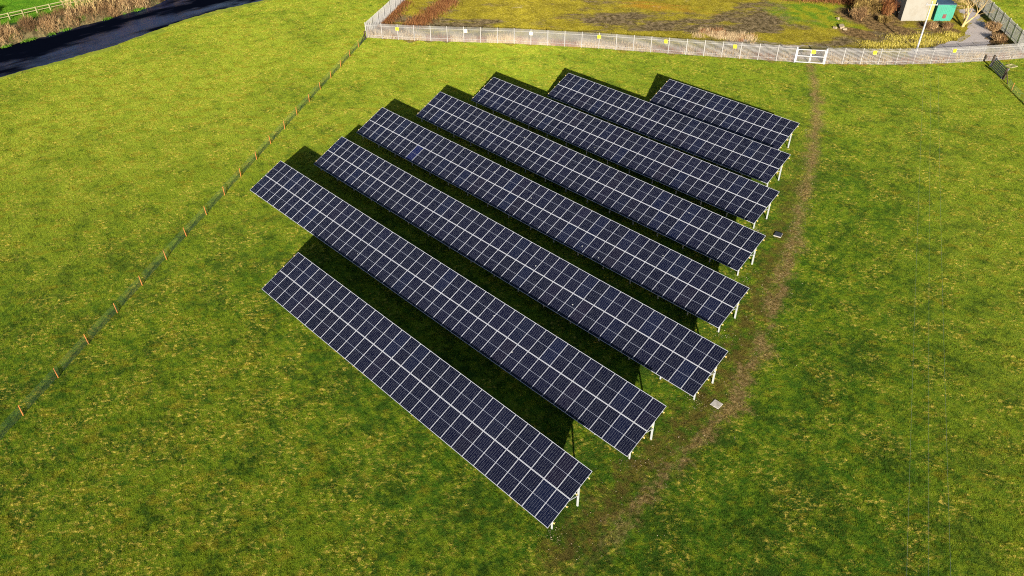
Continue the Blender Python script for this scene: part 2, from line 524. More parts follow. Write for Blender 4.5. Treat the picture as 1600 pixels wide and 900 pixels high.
M['brick'] = weathered('broken_masonry', (0.25, 0.20, 0.135), 0.9, 0, 0.5, 3.0, (0.20, 0.14, 0.09), spec=0.1)
M['wire'] = NT('bare_wire').set((0.16, 0.18, 0.14), 0.5)
M['bramble'] = tint_material('bramble_stems', [(0, (0.040, 0.022, 0.011)), (0.45, (0.17, 0.095, 0.040)), (0.8, (0.31, 0.19, 0.085)), (1, (0.44, 0.31, 0.16))])
M['drygrass'] = tint_material('dry_grass_blades', [(0, (0.13, 0.045, 0.02)), (0.28, (0.23, 0.10, 0.04)), (0.42, (0.26, 0.17, 0.085)), (1, (0.48, 0.37, 0.22))])
M['bracken'] = tint_material('dead_bracken', [(0, (0.045, 0.014, 0.006)), (0.5, (0.14, 0.048, 0.015)), (1, (0.28, 0.14, 0.05))])
M['ochre'] = tint_material('ochre_brush', [(0, (0.045, 0.026, 0.008)), (0.5, (0.16, 0.10, 0.026)), (1, (0.36, 0.26, 0.08))])
M['tussock'] = tint_material('tussock_blades', [(0, (0.16, 0.13, 0.012)), (0.5, (0.34, 0.28, 0.035)), (1, (0.55, 0.44, 0.12))])
M['weeds'] = tint_material('green_weeds', [(0, (0.03, 0.08, 0.006)), (1, (0.10, 0.20, 0.012))])

# ------------------------------------------------------------------ ground, river, waste land
near = [(-95, -3000), (-96, -400), (-101, -60), (-104.5, -14), (-105.9, -0.3), (-106.3, 4.1), (-106.2, 8), (-106.6, 11.9), (-106.8, 16.5), (-108, 19.9), (-109.1, 24.8), (-110.5, 29.6), (-111, 35.2), (-110.3, 43.7), (-111, 52), (-114, 75), (-120, 110), (-135, 400), (-140, 3000)]
far = [(-118, -3000), (-119, -400), (-121, -60), (-122.8, -14), (-123.2, 4.3), (-123.8, 9), (-124.1, 13), (-124.9, 17), (-125, 20), (-125.1, 23), (-126, 27), (-126.2, 31), (-128.2, 34), (-131, 44), (-133, 60), (-136, 85), (-142, 120), (-155, 400), (-160, 3000)]
WZ = -1.6


def dense(line, step, lo=-40, hi=130, jit=0.0):
    out = []
    for (x0, y0), (x1, y1) in zip(line, line[1:]):
        L = math.hypot(x1 - x0, y1 - y0)
        n = max(1, int(L / step)) if (y1 > lo and y0 < hi) else 1
        for k in range(n):
            t = k / n
            out.append((x0 + (x1 - x0) * t + random.gauss(0, jit) * (k > 0), y0 + (y1 - y0) * t))
    out.append(line[-1])
    return out


def strip(name, rows, mat, **kw):
    mb = MB()
    n = len(rows[0])
    for a, b in zip(rows, rows[1:]):
        for i in range(n - 1):
            mb.add([a[i], a[i + 1], b[i + 1], b[i]], [(0, 1, 2, 3)])
    o = mb.build(name, mat)
    bm = bmesh.new(); bm.from_mesh(o.data)
    bmesh.ops.remove_doubles(bm, verts=bm.verts, dist=1e-4)
    bmesh.ops.recalc_face_normals(bm, faces=bm.faces)
    if sum(f.normal.z * f.calc_area() for f in bm.faces) < 0:
        bmesh.ops.reverse_faces(bm, faces=bm.faces)
    bm.to_mesh(o.data); bm.free()
    tag(o, kind='structure')
    return o


nd = dense(near, 0.6, jit=0.10)
rows = [[(x, y, 0.0), (x - 0.10 - 0.1 * random.random(), y, -0.28), (x - 0.45 - 0.3 * random.random(), y, -1.0), (x - 1.1, y, WZ - 0.5)] for x, y in nd]
strip('river_bank', rows, M['bank'])
strip('ground', [[(3000, y, 0.0), (x, y, 0.0)] for x, y in nd], M['soil'])
fd = dense(far, 0.8, jit=0.2)
strip('far_bank', [[(x + 0.6, y, WZ - 0.5), (x - 0.3 - 0.4 * random.random(), y, WZ + 0.35), (x - 2.0, y, -0.5), (x - 4.2, y, 0.1)] for x, y in fd], M['bank'])
strip('far_field', [[(x - 4.2, y, 0.1), (-3000, y, 0.1)] for x, y in fd], NT('meadow_soil').set((0.03, 0.06, 0.006), 0.95, spec=0.1))
strip('river', [[(-60 - 45, -3000 + 0, WZ), (-170, -3000, WZ)], [(-95, -400, WZ), (-130, -400, WZ)], [(-99, -60, WZ), (-126, -60, WZ)], [(-104, 0, WZ), (-127, 0, WZ)], [(-108, 40, WZ), (-133, 40, WZ)], [(-112, 80, WZ), (-138, 80, WZ)], [(-130, 400, WZ), (-158, 400, WZ)], [(-138, 3000, WZ), (-163, 3000, WZ)]], M['water'])

# fence lines (ground positions)
BACK_A = [(-81.8, 45.7), (-75.0, 50.6), (-63.4, 60.2), (-53.0, 67.7), (-42.0, 74.9), (-29.05, 83.55)]
BACK_B = [(-25.68, 85.95), (-19.1, 92.0), (-13.6, 98.2), (-9.4, 103.6), (-5.6, 109.0)]
LEFT_L = [(-81.8, 45.7), (-87.9, 55.3), (-96.5, 68.0)]
RIGHT_L = [(-5.6, 109.0), (-8.4, 113.4), (-15.0, 122.4), (-24.0, 134.5)]
waste_poly = LEFT_L[::-1] + BACK_A[1:] + BACK_B + RIGHT_L[1:] + [(-45, 165), (-90, 120)]
mb = MB()
mb.add([(x, y, 0.004) for x, y in waste_poly], [tuple(range(len(waste_poly)))])
o = mb.build('waste_ground', M['waste'])
bm = bmesh.new(); bm.from_mesh(o.data); bmesh.ops.recalc_face_normals(bm, faces=bm.faces)
for f in bm.faces:
    if f.normal.z < 0: f.normal_flip()
bmesh.ops.triangulate(bm, faces=bm.faces)
bm.to_mesh(o.data); bm.free()
tag(o, kind='structure')


def inside(x, y, poly):
    c = False
    j = len(poly) - 1
    for i in range(len(poly)):
        (xi, yi), (xj, yj) = poly[i], poly[j]
        if (yi > y) != (yj > y) and x < (xj - xi) * (y - yi) / (yj - yi) + xi: c = not c
        j = i
    return c


def ragged(poly, z, name, mat, step=0.5, jit=0.15):
    pts = []
    for (x0, y0), (x1, y1) in zip(poly, poly[1:] + poly[:1]):
        n = max(1, int(math.hypot(x1 - x0, y1 - y0) / step))
        for k in range(n):
            pts.append((x0 + (x1 - x0) * k / n + random.gauss(0, jit), y0 + (y1 - y0) * k / n + random.gauss(0, jit), z))
    me = bpy.data.meshes.new(name)
    bm = bmesh.new()
    f = bm.faces.new([bm.verts.new(p) for p in pts])
    f.normal_update()
    if f.normal.z < 0: f.normal_flip()
    bmesh.ops.triangulate(bm, faces=[f])
    bm.to_mesh(me); bm.free()
    me.materials.append(mat)
    return tag(link(name, me), kind='structure')


GRAVEL = [(-19.5, 99.3), (-17.14, 104.72), (-16.6, 107.2), (-15.83, 109.6), (-15.9, 112.66), (-16.4, 115.77), (-17.6, 118.93), (-21.5, 125), (-19.5, 127), (-16.0, 121.4), (-12.6, 115.69), (-11.6, 110.47), (-10.6, 106.5), (-11.2, 102.4), (-14.2, 99.0), (-16.9, 96.4)]
ragged(GRAVEL, 0.008, 'gravel_track', M['gravel'])
LANE = [(-29.0, 83.9), (-33.0, 82.6), (-38.0, 82.4), (-41.5, 84.2), (-40.0, 87.0), (-36.5, 88.2), (-32.5, 90.0), (-28.5, 93.4), (-25.0, 95.6), (-22.0, 95.4), (-22.4, 91.3), (-25.7, 86.3)]
ragged(LANE, 0.008, 'dirt_lane', M['lane'])


# ------------------------------------------------------------------ grass: one patch of blades set out over the pasture
def blades_mesh(name, pos, h, w, mat, lean=0.7, tint=None):
    """pos Nx3, one triangle per blade"""
    n = len(pos)
    a = RNG.uniform(0, 2 * math.pi, n)
    la = RNG.uniform(0, 2 * math.pi, n)
    ln = np.abs(RNG.normal(0, lean, n)) * h
    side = np.stack([np.cos(a), np.sin(a), np.zeros(n)], 1) * (w / 2)[:, None]
    tip = pos + np.stack([np.cos(la) * ln, np.sin(la) * ln, h], 1)
    v = np.stack([pos - side, pos + side, tip], 1).reshape(-1, 3)
    me = bpy.data.meshes.new(name)
    me.vertices.add(3 * n); me.loops.add(3 * n); me.polygons.add(n)
    me.vertices.foreach_set('co', v.astype(np.float32).ravel())
    me.loops.foreach_set('vertex_index', np.arange(3 * n, dtype=np.int32))
    me.polygons.foreach_set('loop_start', np.arange(0, 3 * n, 3, dtype=np.int32))
    me.polygons.foreach_set('loop_total', np.full(n, 3, np.int32))
    at = me.attributes.new('tint', 'FLOAT', 'POINT')
    t = RNG.uniform(0, 1, n) if tint is None else tint
    at.data.foreach_set('value', np.repeat(t, 3).astype(np.float32))
    me.materials.append(mat)
    me.update(calc_edges=True)
    return me


def patch(name, mat, size, per_m2, h0, h1, w):
    n = int(size * size * per_m2)
    xy = RNG.uniform(-size / 2 - 0.05, size / 2 + 0.05, (n, 2))
    # loose tufts
    k = n // 3
    c = RNG.uniform(-size / 2, size / 2, (max(4, int(size * size * 9)), 2))
    xy[:k] = c[RNG.integers(0, len(c), k)] + RNG.normal(0, 0.06, (k, 2))
    h = RNG.uniform(h0, h1, n)
    h[:k] *= 1.25
    pos = np.concatenate([xy, np.full((n, 1), -0.004)], 1)
    me = blades_mesh(name, pos, h, np.full(n, w) * RNG.uniform(0.7, 1.4, n), mat)
    return bpy.data.objects.new(name, me)          # source of the scatter, not linked on its own


def scatter(name, pts, patch_obj, label, cat):
    me = bpy.data.meshes.new(name)
    P = np.array(pts, dtype=np.float32)
    me.vertices.add(len(P))
    me.vertices.foreach_set('co', P[:, :3].ravel())
    a = me.attributes.new('turn', 'FLOAT_VECTOR', 'POINT')
    rot = np.zeros((len(P), 3), np.float32)
    rot[:, 2] = RNG.integers(0, 4, len(P)) * (math.pi / 2)
    a.data.foreach_set('vector', rot.ravel())
    b = me.attributes.new('size', 'FLOAT_VECTOR', 'POINT')
    s = np.ones((len(P), 3), np.float32)
    s[:, 2] = RNG.uniform(0.8, 1.25, len(P)) * (P[:, 3] if P.shape[1] > 3 else 1)
    b.data.foreach_set('vector', s.ravel())
    o = link(name, me)
    g = bpy.data.node_groups.new(name + '_nodes', 'GeometryNodeTree')
    g.interface.new_socket('Geometry', in_out='INPUT', socket_type='NodeSocketGeometry')
    g.interface.new_socket('Geometry', in_out='OUTPUT', socket_type='NodeSocketGeometry')
    ni, no = g.nodes.new('NodeGroupInput'), g.nodes.new('NodeGroupOutput')
    iop = g.nodes.new('GeometryNodeInstanceOnPoints')
    oi = g.nodes.new('GeometryNodeObjectInfo')
    oi.inputs['Object'].default_value = patch_obj
    oi.inputs['As Instance'].default_value = True
    r = g.nodes.new('GeometryNodeInputNamedAttribute'); r.data_type = 'FLOAT_VECTOR'; r.inputs[0].default_value = 'turn'
    s = g.nodes.new('GeometryNodeInputNamedAttribute'); s.data_type = 'FLOAT_VECTOR'; s.inputs[0].default_value = 'size'
    e = g.nodes.new('FunctionNodeEulerToRotation')
    L = g.links.new
    L(ni.outputs[0], iop.inputs['Points']); L(oi.outputs['Geometry'], iop.inputs['Instance'])
    L(r.outputs[0], e.inputs[0]); L(e.outputs[0], iop.inputs['Rotation']); L(s.outputs[0], iop.inputs['Scale'])
    L(iop.outputs[0], no.inputs[0])
    md = o.modifiers.new('scatter', 'NODES')
    md.node_group = g
    return tag(o, label, cat, kind='stuff')


def edge_x(line, y):
    for (x0, y0), (x1, y1) in zip(line, line[1:]):
        if y0 <= y <= y1: return x0 + (x1 - x0) * (y - y0) / (y1 - y0)
    return line[0][0]


pts, wpts = [], []
y = -48.0
while y < 150:
    x = -140.0
    while x < 60:
        if in_view(x, y, 0, 260):
            if inside(x, y, waste_poly):
                if not inside(x, y, GRAVEL) and not inside(x, y, LANE): wpts.append((x, y, 0.0, 1.0))
            elif x - 1.05 > edge_x(near, y):
                pts.append((x, y, 0.0, 1.0))
        x += 2.0
    y += 2.0
# small fillers along the river edge
grass_patch = patch('grass_patch', M['blade'], 2.0, 2400, 0.030, 0.085, 0.011)
scatter('grass', pts, grass_patch, 'short pasture grass, green with yellow straw patches, over the whole field', 'grass')
waste_patch = patch('waste_patch', M['blade_waste'], 2.0, 900, 0.02, 0.11, 0.016)
scatter('moss_and_grass', wpts, waste_patch, 'low olive and yellow moss and grass on the waste land beyond the palisade', 'ground cover')
fpts = [(x, y, 0.1, 1.0) for x in np.arange(-190, -128, 2.0) for y in np.arange(-10, 80, 2.0) if in_view(x, y, 0, 60) and x < edge_x(far, y) - 5]
bright_patch = patch('meadow_patch', M['blade_bright'], 2.0, 1500, 0.04, 0.12, 0.016)
scatter('meadow_grass', fpts, bright_patch, 'bright green meadow grass on the far side of the river', 'grass')

# ------------------------------------------------------------------ solar tables
TILT = R_(24.83)
H0, SLOPE = 1.031, 4.55
CT, ST = math.cos(TILT), math.sin(TILT)
mod = MB()
fw = 0.0105
mod.box(-MODW / 2, MODW / 2, -MODH / 2, -MODH / 2 + fw, -0.035, 0, 0)
mod.box(-MODW / 2, MODW / 2, MODH / 2 - fw, MODH / 2, -0.035, 0, 0)
mod.box(-MODW / 2, -MODW / 2 + fw, -MODH / 2 + fw, MODH / 2 - fw, -0.035, 0, 0)
mod.box(MODW / 2 - fw, MODW / 2, -MODH / 2 + fw, MODH / 2 - fw, -0.035, 0, 0)
frame_me = mod.mesh('frame', M['alu'])
gl = MB()
gl.box(-MODW / 2 + fw, MODW / 2 - fw, -MODH / 2 + fw, MODH / 2 - fw, -0.012, -0.004, 0)
glass_me = gl.mesh('solar_panel', M['cells'])
YF, YR = 0.70, 3.184


def slope_z(yy, perp=0.0):
    """height of the line perp metres under the panel plane at horizontal distance yy from the low edge"""
    return H0 + yy * math.tan(TILT) - perp / CT


def on_slope(s, perp):
    return (s * CT + perp * ST, H0 + s * ST - perp * CT)


post_cache = {}
fp = MB(); fp.box(-0.05, 0.05, -0.035, 0.035, -0.25, slope_z(YF, 0.20)); front_me = fp.mesh('front_post', M['galv'])
rp = MB(); rp.box(-0.06, 0.06, -0.04, 0.04, -0.25, slope_z(YR, 0.20)); rear_me = rp.mesh('rear_post', M['galv'])
ra = MB()
a, b = on_slope(0.30, 0.158), on_slope(4.20, 0.158)
ra.beam((0, a[0], a[1]), (0, b[0], b[1]), 0.06, 0.10); rafter_me = ra.mesh('rafter', M['galv'])
br = MB()
a = on_slope(1.95, 0.21)
br.beam((0.0, YR - 0.04, 1.22), (0.0, a[0], a[1]), 0.05, 0.05); brace_me = br.mesh('brace', M['galv'])

TAB = [  # columns, right end x, low edge y, label
    (30, 0.00, 0.00, 'frontmost solar table, thirty panels long, with only open grass before it'),
    (44, -0.04, 8.02, 'second solar table from the front, reaching farthest left towards the stake fence'),
    (44, -0.12, 15.98, 'third solar table from the front, its right end just above the grey concrete slab'),
    (44, -3.18, 23.98, 'fourth solar table from the front, with one brighter blue panel near its left end'),
    (40, -6.35, 31.96, 'fifth solar table from the front, its right end nearest the small dark inspection lid'),
    (36, -9.52, 39.95, 'sixth solar table from the front, third from the back of the array'),
    (28, -12.70, 47.84, 'seventh solar table from the front, covering the low edge of the short rear table'),
    (16, -15.85, 55.54, 'shortest solar table, sixteen panels long, at the very back by the track'),
]
for N, xr, y0, lab in TAB:
    L = N * PITCH
    xc = xr - L / 2
    t = tag(empty('solar_table', (xc, y0, 0)), lab, 'solar panels', 'rows of tilted solar panels on the field')
    for j in (0, 1):
        for i in range(N):
            s = MODH / 2 + j * (MODH + 0.02)
            yy, zz = on_slope(s, -0.012 * math.sin(i * 0.31 + y0 * 1.7))
            rr = (TILT + random.gauss(0, 0.0012), random.gauss(0, 0.0012), 0)
            o = link('solar_panel', glass_me, t, (-L / 2 + (i + 0.5) * PITCH, yy, zz), rr)
            if abs(y0 - 23.98) < .1 and j == 0 and i == 8: o.color = (1.2, 2.2, 3.6, 1)
            link('frame', frame_me, o)
    nb = max(3, round((L - 0.52) / 3.05))
    for k in range(nb + 1):
        x = -L / 2 + 0.26 + k * (L - 0.52) / nb
        link('front_post', front_me, t, (x, YF, 0))
        link('rear_post', rear_me, t, (x, YR, 0))
        link('rafter', rafter_me, t, (x, 0, 0))
        link('brace', brace_me, t, (x + 0.055, 0, 0))
    for s in (0.48, 1.78, 2.77, 4.07):
        yy, zz = on_slope(s, 0.072)
        pb = MB()
        pb.beam((-L / 2 - 0.07, yy, zz), (L / 2 + 0.07, yy, zz), 0.06, 0.07, up=(0, -ST, CT))
        po = pb.build('purlin', M['galv'], t)
        for sg in (-1, 1):
            cb = MB()
            cb.beam((sg * (L / 2 + 0.07), yy, zz), (sg * (L / 2 + 0.13), yy, zz), 0.085, 0.095, up=(0, -ST, CT))
            cb.build('end_cap', M['cap'], po)


# ------------------------------------------------------------------ fences
def along(line, step):
    """points at equal steps along a polyline with the direction of the line"""
    segs = []
    for a, b in zip(line, line[1:]):
        a, b = Vector((*a, 0)), Vector((*b, 0))
        segs.append((a, b, (b - a).length))
    total = sum(s[2] for s in segs)
    n = max(1, round(total / step))
    out = []
    for k in range(n + 1):
        d = total * k / n
        for a, b, l in segs:
            if d <= l + 1e-6:
                out.append(a + (b - a) * (d / l)); break
            d -= l
        else:
            out.append(segs[-1][1].copy())
    return out


def palisade_bay(length):
    mb = MB()
    n = round(length / 0.155)
    for i in range(n):
        x = (i + 0.5) * length / n
        h = 2.40
        w = 0.062
        # W-section pale with a pointed head
        prof = [(-w / 2, 0.012), (-w / 6, -0.026), (w / 6, -0.026), (w / 2, 0.012)]
        vs = [(x + px, py, 0.03) for px, py in prof] + [(x + px, py, h - 0.10) for px, py in prof] + [(x, 0.0, h)]
        mb.add(vs, [(0, 1, 5, 4), (1, 2, 6, 5), (2, 3, 7, 6), (4, 5, 8), (5, 6, 8), (6, 7, 8)])
    for z in (0.45, 1.95):
        mb.box(0, length, 0.014, 0.060, z, z + 0.035)
    return mb


BAYS = {}


def palisade(line, label, near_side=-1):
    P = along(line, 2.65)
    t = tag(empty('palisade_fence', P[0]), label, 'fence', 'galvanised palisade fences round the waste land')
    pm = MB(); pm.box(-0.026, 0.026, -0.03, 0.03, 0.0, 2.45)
    pme = pm.mesh('post', M['pale'])
    for i, p in enumerate(P):
        q = P[min(i + 1, len(P) - 1)] - P[max(i - 1, 0)]
        an = math.atan2(q.y, q.x)
        link('post', pme, t, p - P[0] + Vector((math.sin(an), -math.cos(an), 0)) * 0.066, (0, 0, an))
    for a, b in zip(P, P[1:]):
        d = b - a
        key = round(d.length, 2)
        if key not in BAYS: BAYS[key] = palisade_bay(d.length).mesh('pale_panel', M['pale'])
        link('pale_panel', BAYS[key], t, a - P[0], (0, 0, math.atan2(d.y, d.x)))
    return P


palisade(BACK_A, 'long galvanised palisade fence from the back left corner to the white gate')
palisade(BACK_B, 'palisade fence to the right of the white gate, with the utility pole behind it')
palisade(LEFT_L, 'palisade fence running away from the back left corner, seen nearly edge on')
palisade(RIGHT_L, 'palisade fence running away at the top right beyond the gravel track')


def at_line(line, x):
    for (x0, y0), (x1, y1) in zip(line, line[1:]):
        if min(x0, x1) <= x <= max(x0, x1):
            t = (x - x0) / (x1 - x0)
            return Vector((x, y0 + (y1 - y0) * t, 0)), math.atan2(y1 - y0, x1 - x0)


def sign(line, x, z, mat, label):
    p, an = at_line(line, x)
    n = Vector((math.sin(an), -math.cos(an), 0))
    mb = MB()
    bmh = 0.25
    vs = []
    for yy in (-0.004, 0.004):
        for px, pz in ((-bmh, -bmh + .03), (-bmh + .03, -bmh), (bmh - .03, -bmh), (bmh, -bmh + .03), (bmh, bmh - .03), (bmh - .03, bmh), (-bmh + .03, bmh), (-bmh, bmh - .03)):
            vs.append((px, yy, pz))
    mb.add(vs, [tuple(range(8)), tuple(range(15, 7, -1))] + [(i, 8 + i, 8 + (i + 1) % 8, (i + 1) % 8) for i in range(8)])
    o = mb.build('warning_sign', mat, None, p + n * 0.15 + Vector((0, 0, z)), (0, 0, an))
    return tag(o, label, 'sign', 'warning signs on the palisade')


sign(BACK_A, -77.6, 1.75, M['yellow'], 'yellow warning sign on the palisade bay nearest the back left corner')
sign(BACK_A, -69.2, 1.8, M['faded'], 'faded cream sign on the palisade above the fifth solar table')
sign(BACK_A, -61.3, 1.8, M['faded'], 'faded cream sign on the palisade above the sixth solar table')
sign(BACK_A, -52.9, 1.85, M['yellow'], 'yellow warning sign on the palisade, above the left end of the seventh solar table')
sign(BACK_A, -44.6, 1.85, M['yellow'], 'yellow warning sign on the palisade, above the left end of the shortest rear table')
sign(BACK_A, -36.3, 1.8, M['yellow'], 'yellow warning sign on the palisade, second to the left of the gate sign')
sign(BACK_B, -20.7, 1.85, M['yellow'], 'yellow warning sign on the palisade between the white gate and the utility pole')
sign(BACK_B, -12.9, 1.9, M['yellow'], 'yellow warning sign on the palisade in front of the gravel track, far right')

# white double gate
ga, gb = Vector((-29.05, 83.55, 0)), Vector((-25.68, 85.95, 0))
gl_ = (gb - ga).length
gan = math.atan2(gb.y - ga.y, gb.x - ga.x)
gt = tag(empty('field_gate', ga, gan), 'white steel double gate with six panes in the palisade at the end of the track', 'gate')
for x in (0.0, gl_):
    mb = MB(); mb.box(x - 0.11, x + 0.11, -0.11, 0.11, 0, 2.25); mb.build('gate_post', M['white'], gt)
inner = gl_ - 0.26
for x0, x1 in ((0.13, gl_ / 2 - 0.02), (gl_ / 2 + 0.02, gl_ - 0.13)):
    mb = MB()
    for z in (0.12, 1.03, 1.96): mb.box(x0, x1, -0.04, 0.04, z - 0.05, z + 0.05)
    for z0, z1 in ((0.17, 0.98), (1.08, 1.91)):
        mb.box(x0, x0 + 0.09, -0.04, 0.04, z0, z1); mb.box(x1 - 0.09, x1, -0.04, 0.04, z0, z1)
    lf = mb.build('gate_leaf', M['white'], gt)
    mb = MB()
    k = x0 + 0.15
    while k < x1 - 0.1:
        mb.box(k, k + 0.012, -0.010, 0.002, 0.17, 1.91); k += 0.075
    mb.build('infill_bars', M['pale'], lf)
p = ga + (gb - ga) * 0.56
mb = MB(); mb.box(-0.30, 0.30, -0.006, 0.006, -0.27, 0.27)
tag(mb.build('warning_sign', M['yellow'], None, p + Vector((math.sin(gan), -math.cos(gan), 0)) * 0.06 + Vector((0, 0, 1.72)), (0, 0, gan)),
    'yellow warning sign fixed on the white double gate', 'sign', 'warning signs on the palisade')


# stake and net fences
def stake_mesh(h):
    mb = MB()
    mb.tube([(0, 0, -0.2), (0, 0, h * 0.5), (0, 0, h)], [0.038, 0.036, 0.033], 8)
    return mb.mesh('stake', M['stake'])


def net_mesh(length, h, cell=0.075, wire=0.0065):
    mb = MB()
    n = int(length / cell)
    def w3(a, b, ww):
        mb.tube([a, b], [ww / 2 * 1.15] * 2, 3, cap=False)
    for i in range(n + 1):
        x = i * length / n
        w3((x, 0, 0.02), (x, 0, h), wire)
    for z in (0.02, 0.12, 0.22, 0.34, 0.46, 0.60, 0.74, h):
        w3((0, 0, z), (length, 0, z - 0.015), wire if z < h - 0.01 else wire * 1.8)
    return mb.mesh('wire_net', M['netting'])


def net_fence(P, label, h=1.08):
    t = tag(empty('stock_fence', P[0]), label, 'fence')
    me = stake_mesh(h)
    P = [Vector(p) for p in P]
    nets = {}
    for p in P:
        link('stake', me, t, p - P[0] + Vector((random.gauss(0, 0.03), random.gauss(0, 0.03), 0)), (random.gauss(0, 0.035), random.gauss(0, 0.035), random.random() * 6))
    for a, b in zip(P, P[1:]):
        d = b - a
        k = round(d.length, 1)
        if k not in nets: nets[k] = net_mesh(d.length, h - 0.1)
        link('wire_net', nets[k], t, a - P[0] + Vector((-0.07, -0.05, 0)), (0, 0, math.atan2(d.y, d.x)))
    return t


dirn = Vector((-79.29 + 34.75, 42.4 + 20.02, 0)) / 19
start = Vector((-34.75, -20.02, 0))
posts = [start + dirn * k for k in range(-3, 20)]
nf = net_fence(posts, 'low stock fence of orange stakes and green netting crossing the left of the field')
corner = Vector((-81.2, 45.0, 0))
e = corner - posts[0]
mb = MB(); mb.tube([e, e + Vector((0, 0, 1.35))], [0.11, 0.10], 8); mb.build('strainer_post', M['darkwood'], nf)
mb = MB(); mb.beam(e + Vector((0, 0, 1.0)), e + Vector((1.35, -1.9, 0.05)), 0.09, 0.09); mb.build('strut', M['darkwood'], nf)
d = corner - posts[-1]
link('wire_net', net_mesh(d.length, 0.98), nf, posts[-1] - posts[0], (0, 0, math.atan2(d.y, d.x)))
rp0 = [Vector((-3.25, 95.0, 0)) + Vector((2.46, -3.03, 0)).normalized() * 4.0 * k for k in range(0, 7)]
rf = net_fence(rp0, 'stock fence with an orange stake at the right edge beside the grey farm gate')
e = Vector((-4.15, 96.3, 0)) - rp0[0]
link('wire_net', net_mesh(1.6, 0.98), rf, e, (0, 0, math.atan2(-1.3, 0.9)))

# small galvanised gate between dark posts at the right edge
a, b = Vector((-8.15, 101.75, 0)), Vector((-5.45, 98.3, 0))
an = math.atan2(b.y - a.y, b.x - a.x)
L = (b - a).length
t = tag(empty('farm_gate', a, an), 'grey barred farm gate leaning between dark posts at the right edge', 'gate')
for x in (-0.16, L + 0.16):
    mb = MB(); mb.tube([(x, 0, -0.2), (x, 0, 1.62), (x, 0, 1.68)], [0.17, 0.165, 0.10], 10); mb.build('gate_post', M['darkwood'], t)
lean = Matrix.Rotation(R_(-20), 4, 'X')
mb = MB()
for k in range(6):
    z = 0.14 + k * 0.225
    mb.box(0.0, L, -0.02, 0.02, z, z + 0.15, M=lean)
for x in (0.12, L / 2, L - 0.12): mb.box(x - 0.04, x + 0.04, 0.022, 0.07, 0.08, 1.5, M=lean)
mb.build('gate_leaf', M['greywood'], t, (0, -0.25, 0))
mb = MB()
for x in (-0.05, L + 0.05): mb.box(x - 0.045, x + 0.045, -0.05, 0.05, 0.02, 1.62, M=lean)
mb.build('gate_stile', M['greywood'], t, (0, -0.25, 0))
mb = MB(); mb.beam((L + 0.3, 0, 1.2), (L + 1.9, -0.05, 0.03), 0.10, 0.10); mb.build('strut', M['darkwood'], t)

# pale wooden frame lying by the palisade
t = tag(empty('timber_frame', (-6.15, 104.0, 0), R_(70)), 'pale open timber frame lying on bare earth by the palisade at the right edge', 'frame')
mb = MB()
for y in (-0.45, 0.45): mb.box(-0.65, 0.65, y - 0.06, y + 0.06, 0.0, 0.14)
mb.build('side_rail', M['palewood'], t)
mb = MB()
for x in (-0.59, 0.0, 0.59): mb.box(x - 0.06, x + 0.06, -0.388, 0.388, 0.01, 0.13)
mb.build('cross_rail', M['palewood'], t)

# ------------------------------------------------------------------ small things on the grass
mb = MB()
mb.box(-0.36, 0.36, -0.36, 0.36, -0.02, 0.06)
o = mb.build('concrete_slab', M['concrete'], None, (1.10, 17.48, 0), (0, 0, R_(2)))
bm = bmesh.new(); bm.from_mesh(o.data); bmesh.ops.bevel(bm, geom=bm.edges, offset=0.02, segments=1, affect='EDGES'); bm.to_mesh(o.data); bm.free()
tag(o, 'square grey concrete slab on bare earth at the end of the third solar table', 'slab')
t = tag(empty('inspection_cover', (-7.43, 41.33, 0), R_(14)), 'small dark inspection lid on a pale base in the grass beside the track', 'inspection cover')
mb = MB(); mb.box(-0.36, 0.36, -0.40, 0.40, -0.02, 0.09); mb.build('base', M['concrete'], t)
mb = MB(); mb.box(-0.34, 0.34, -0.34, 0.39, 0.091, 0.12); mb.build('lid', M['black'], t)

# loose pale stones in the bare earth (far too many to count)
sb = MB()
for _ in range(900):
    y = random.uniform(-1, 80)
    cx = np.interp(y, [3.4, 9.5, 17.7, 25.7, 36.8, 50.8, 66, 84], [2.7, 2.3, 2.0, 0, -4, -9.7, -16.4, -26.6])
    x = cx + random.gauss(-0.7 if y < 35 else 0, 1.5 if y < 35 else 0.7)
    if random.random() < .38:
        N_, xr_, y0_, _l = random.choice(TAB)
        x, y = xr_ + random.gauss(0.1, .55), y0_ + 0.65 + random.gauss(0, .45)
    s = random.uniform(0.015, 0.05) * (1.5 if random.random() < .07 else 1)
    q = [Vector((random.uniform(.6, 1) * s * dx, random.uniform(.6, 1) * s * dy, random.uniform(.5, .9) * s * dz + 0.03)) + Vector((x, y, 0)) for dx, dy, dz in ((1, 0, 0), (0, 1, 0), (-1, 0, 0), (0, -1, 0), (0, 0, 1), (0, 0, -1))]
    sb.add(q, [(0, 1, 4), (1, 2, 4), (2, 3, 4), (3, 0, 4), (1, 0, 5), (2, 1, 5), (3, 2, 5), (0, 3, 5)])
tag(sb.build('stones', M['brick']), 'loose pale stones scattered in the trodden earth by the table ends', 'stones', kind='stuff')

# ------------------------------------------------------------------ vegetation
def stalks(name, P, H, Wd, mat, label, cat, lean=0.45, tint=None):
    o = link(name, blades_mesh(name, np.array(P, float), np.array(H, float), np.array(Wd, float), mat, lean, tint))
    return tag(o, label, cat, kind='stuff')


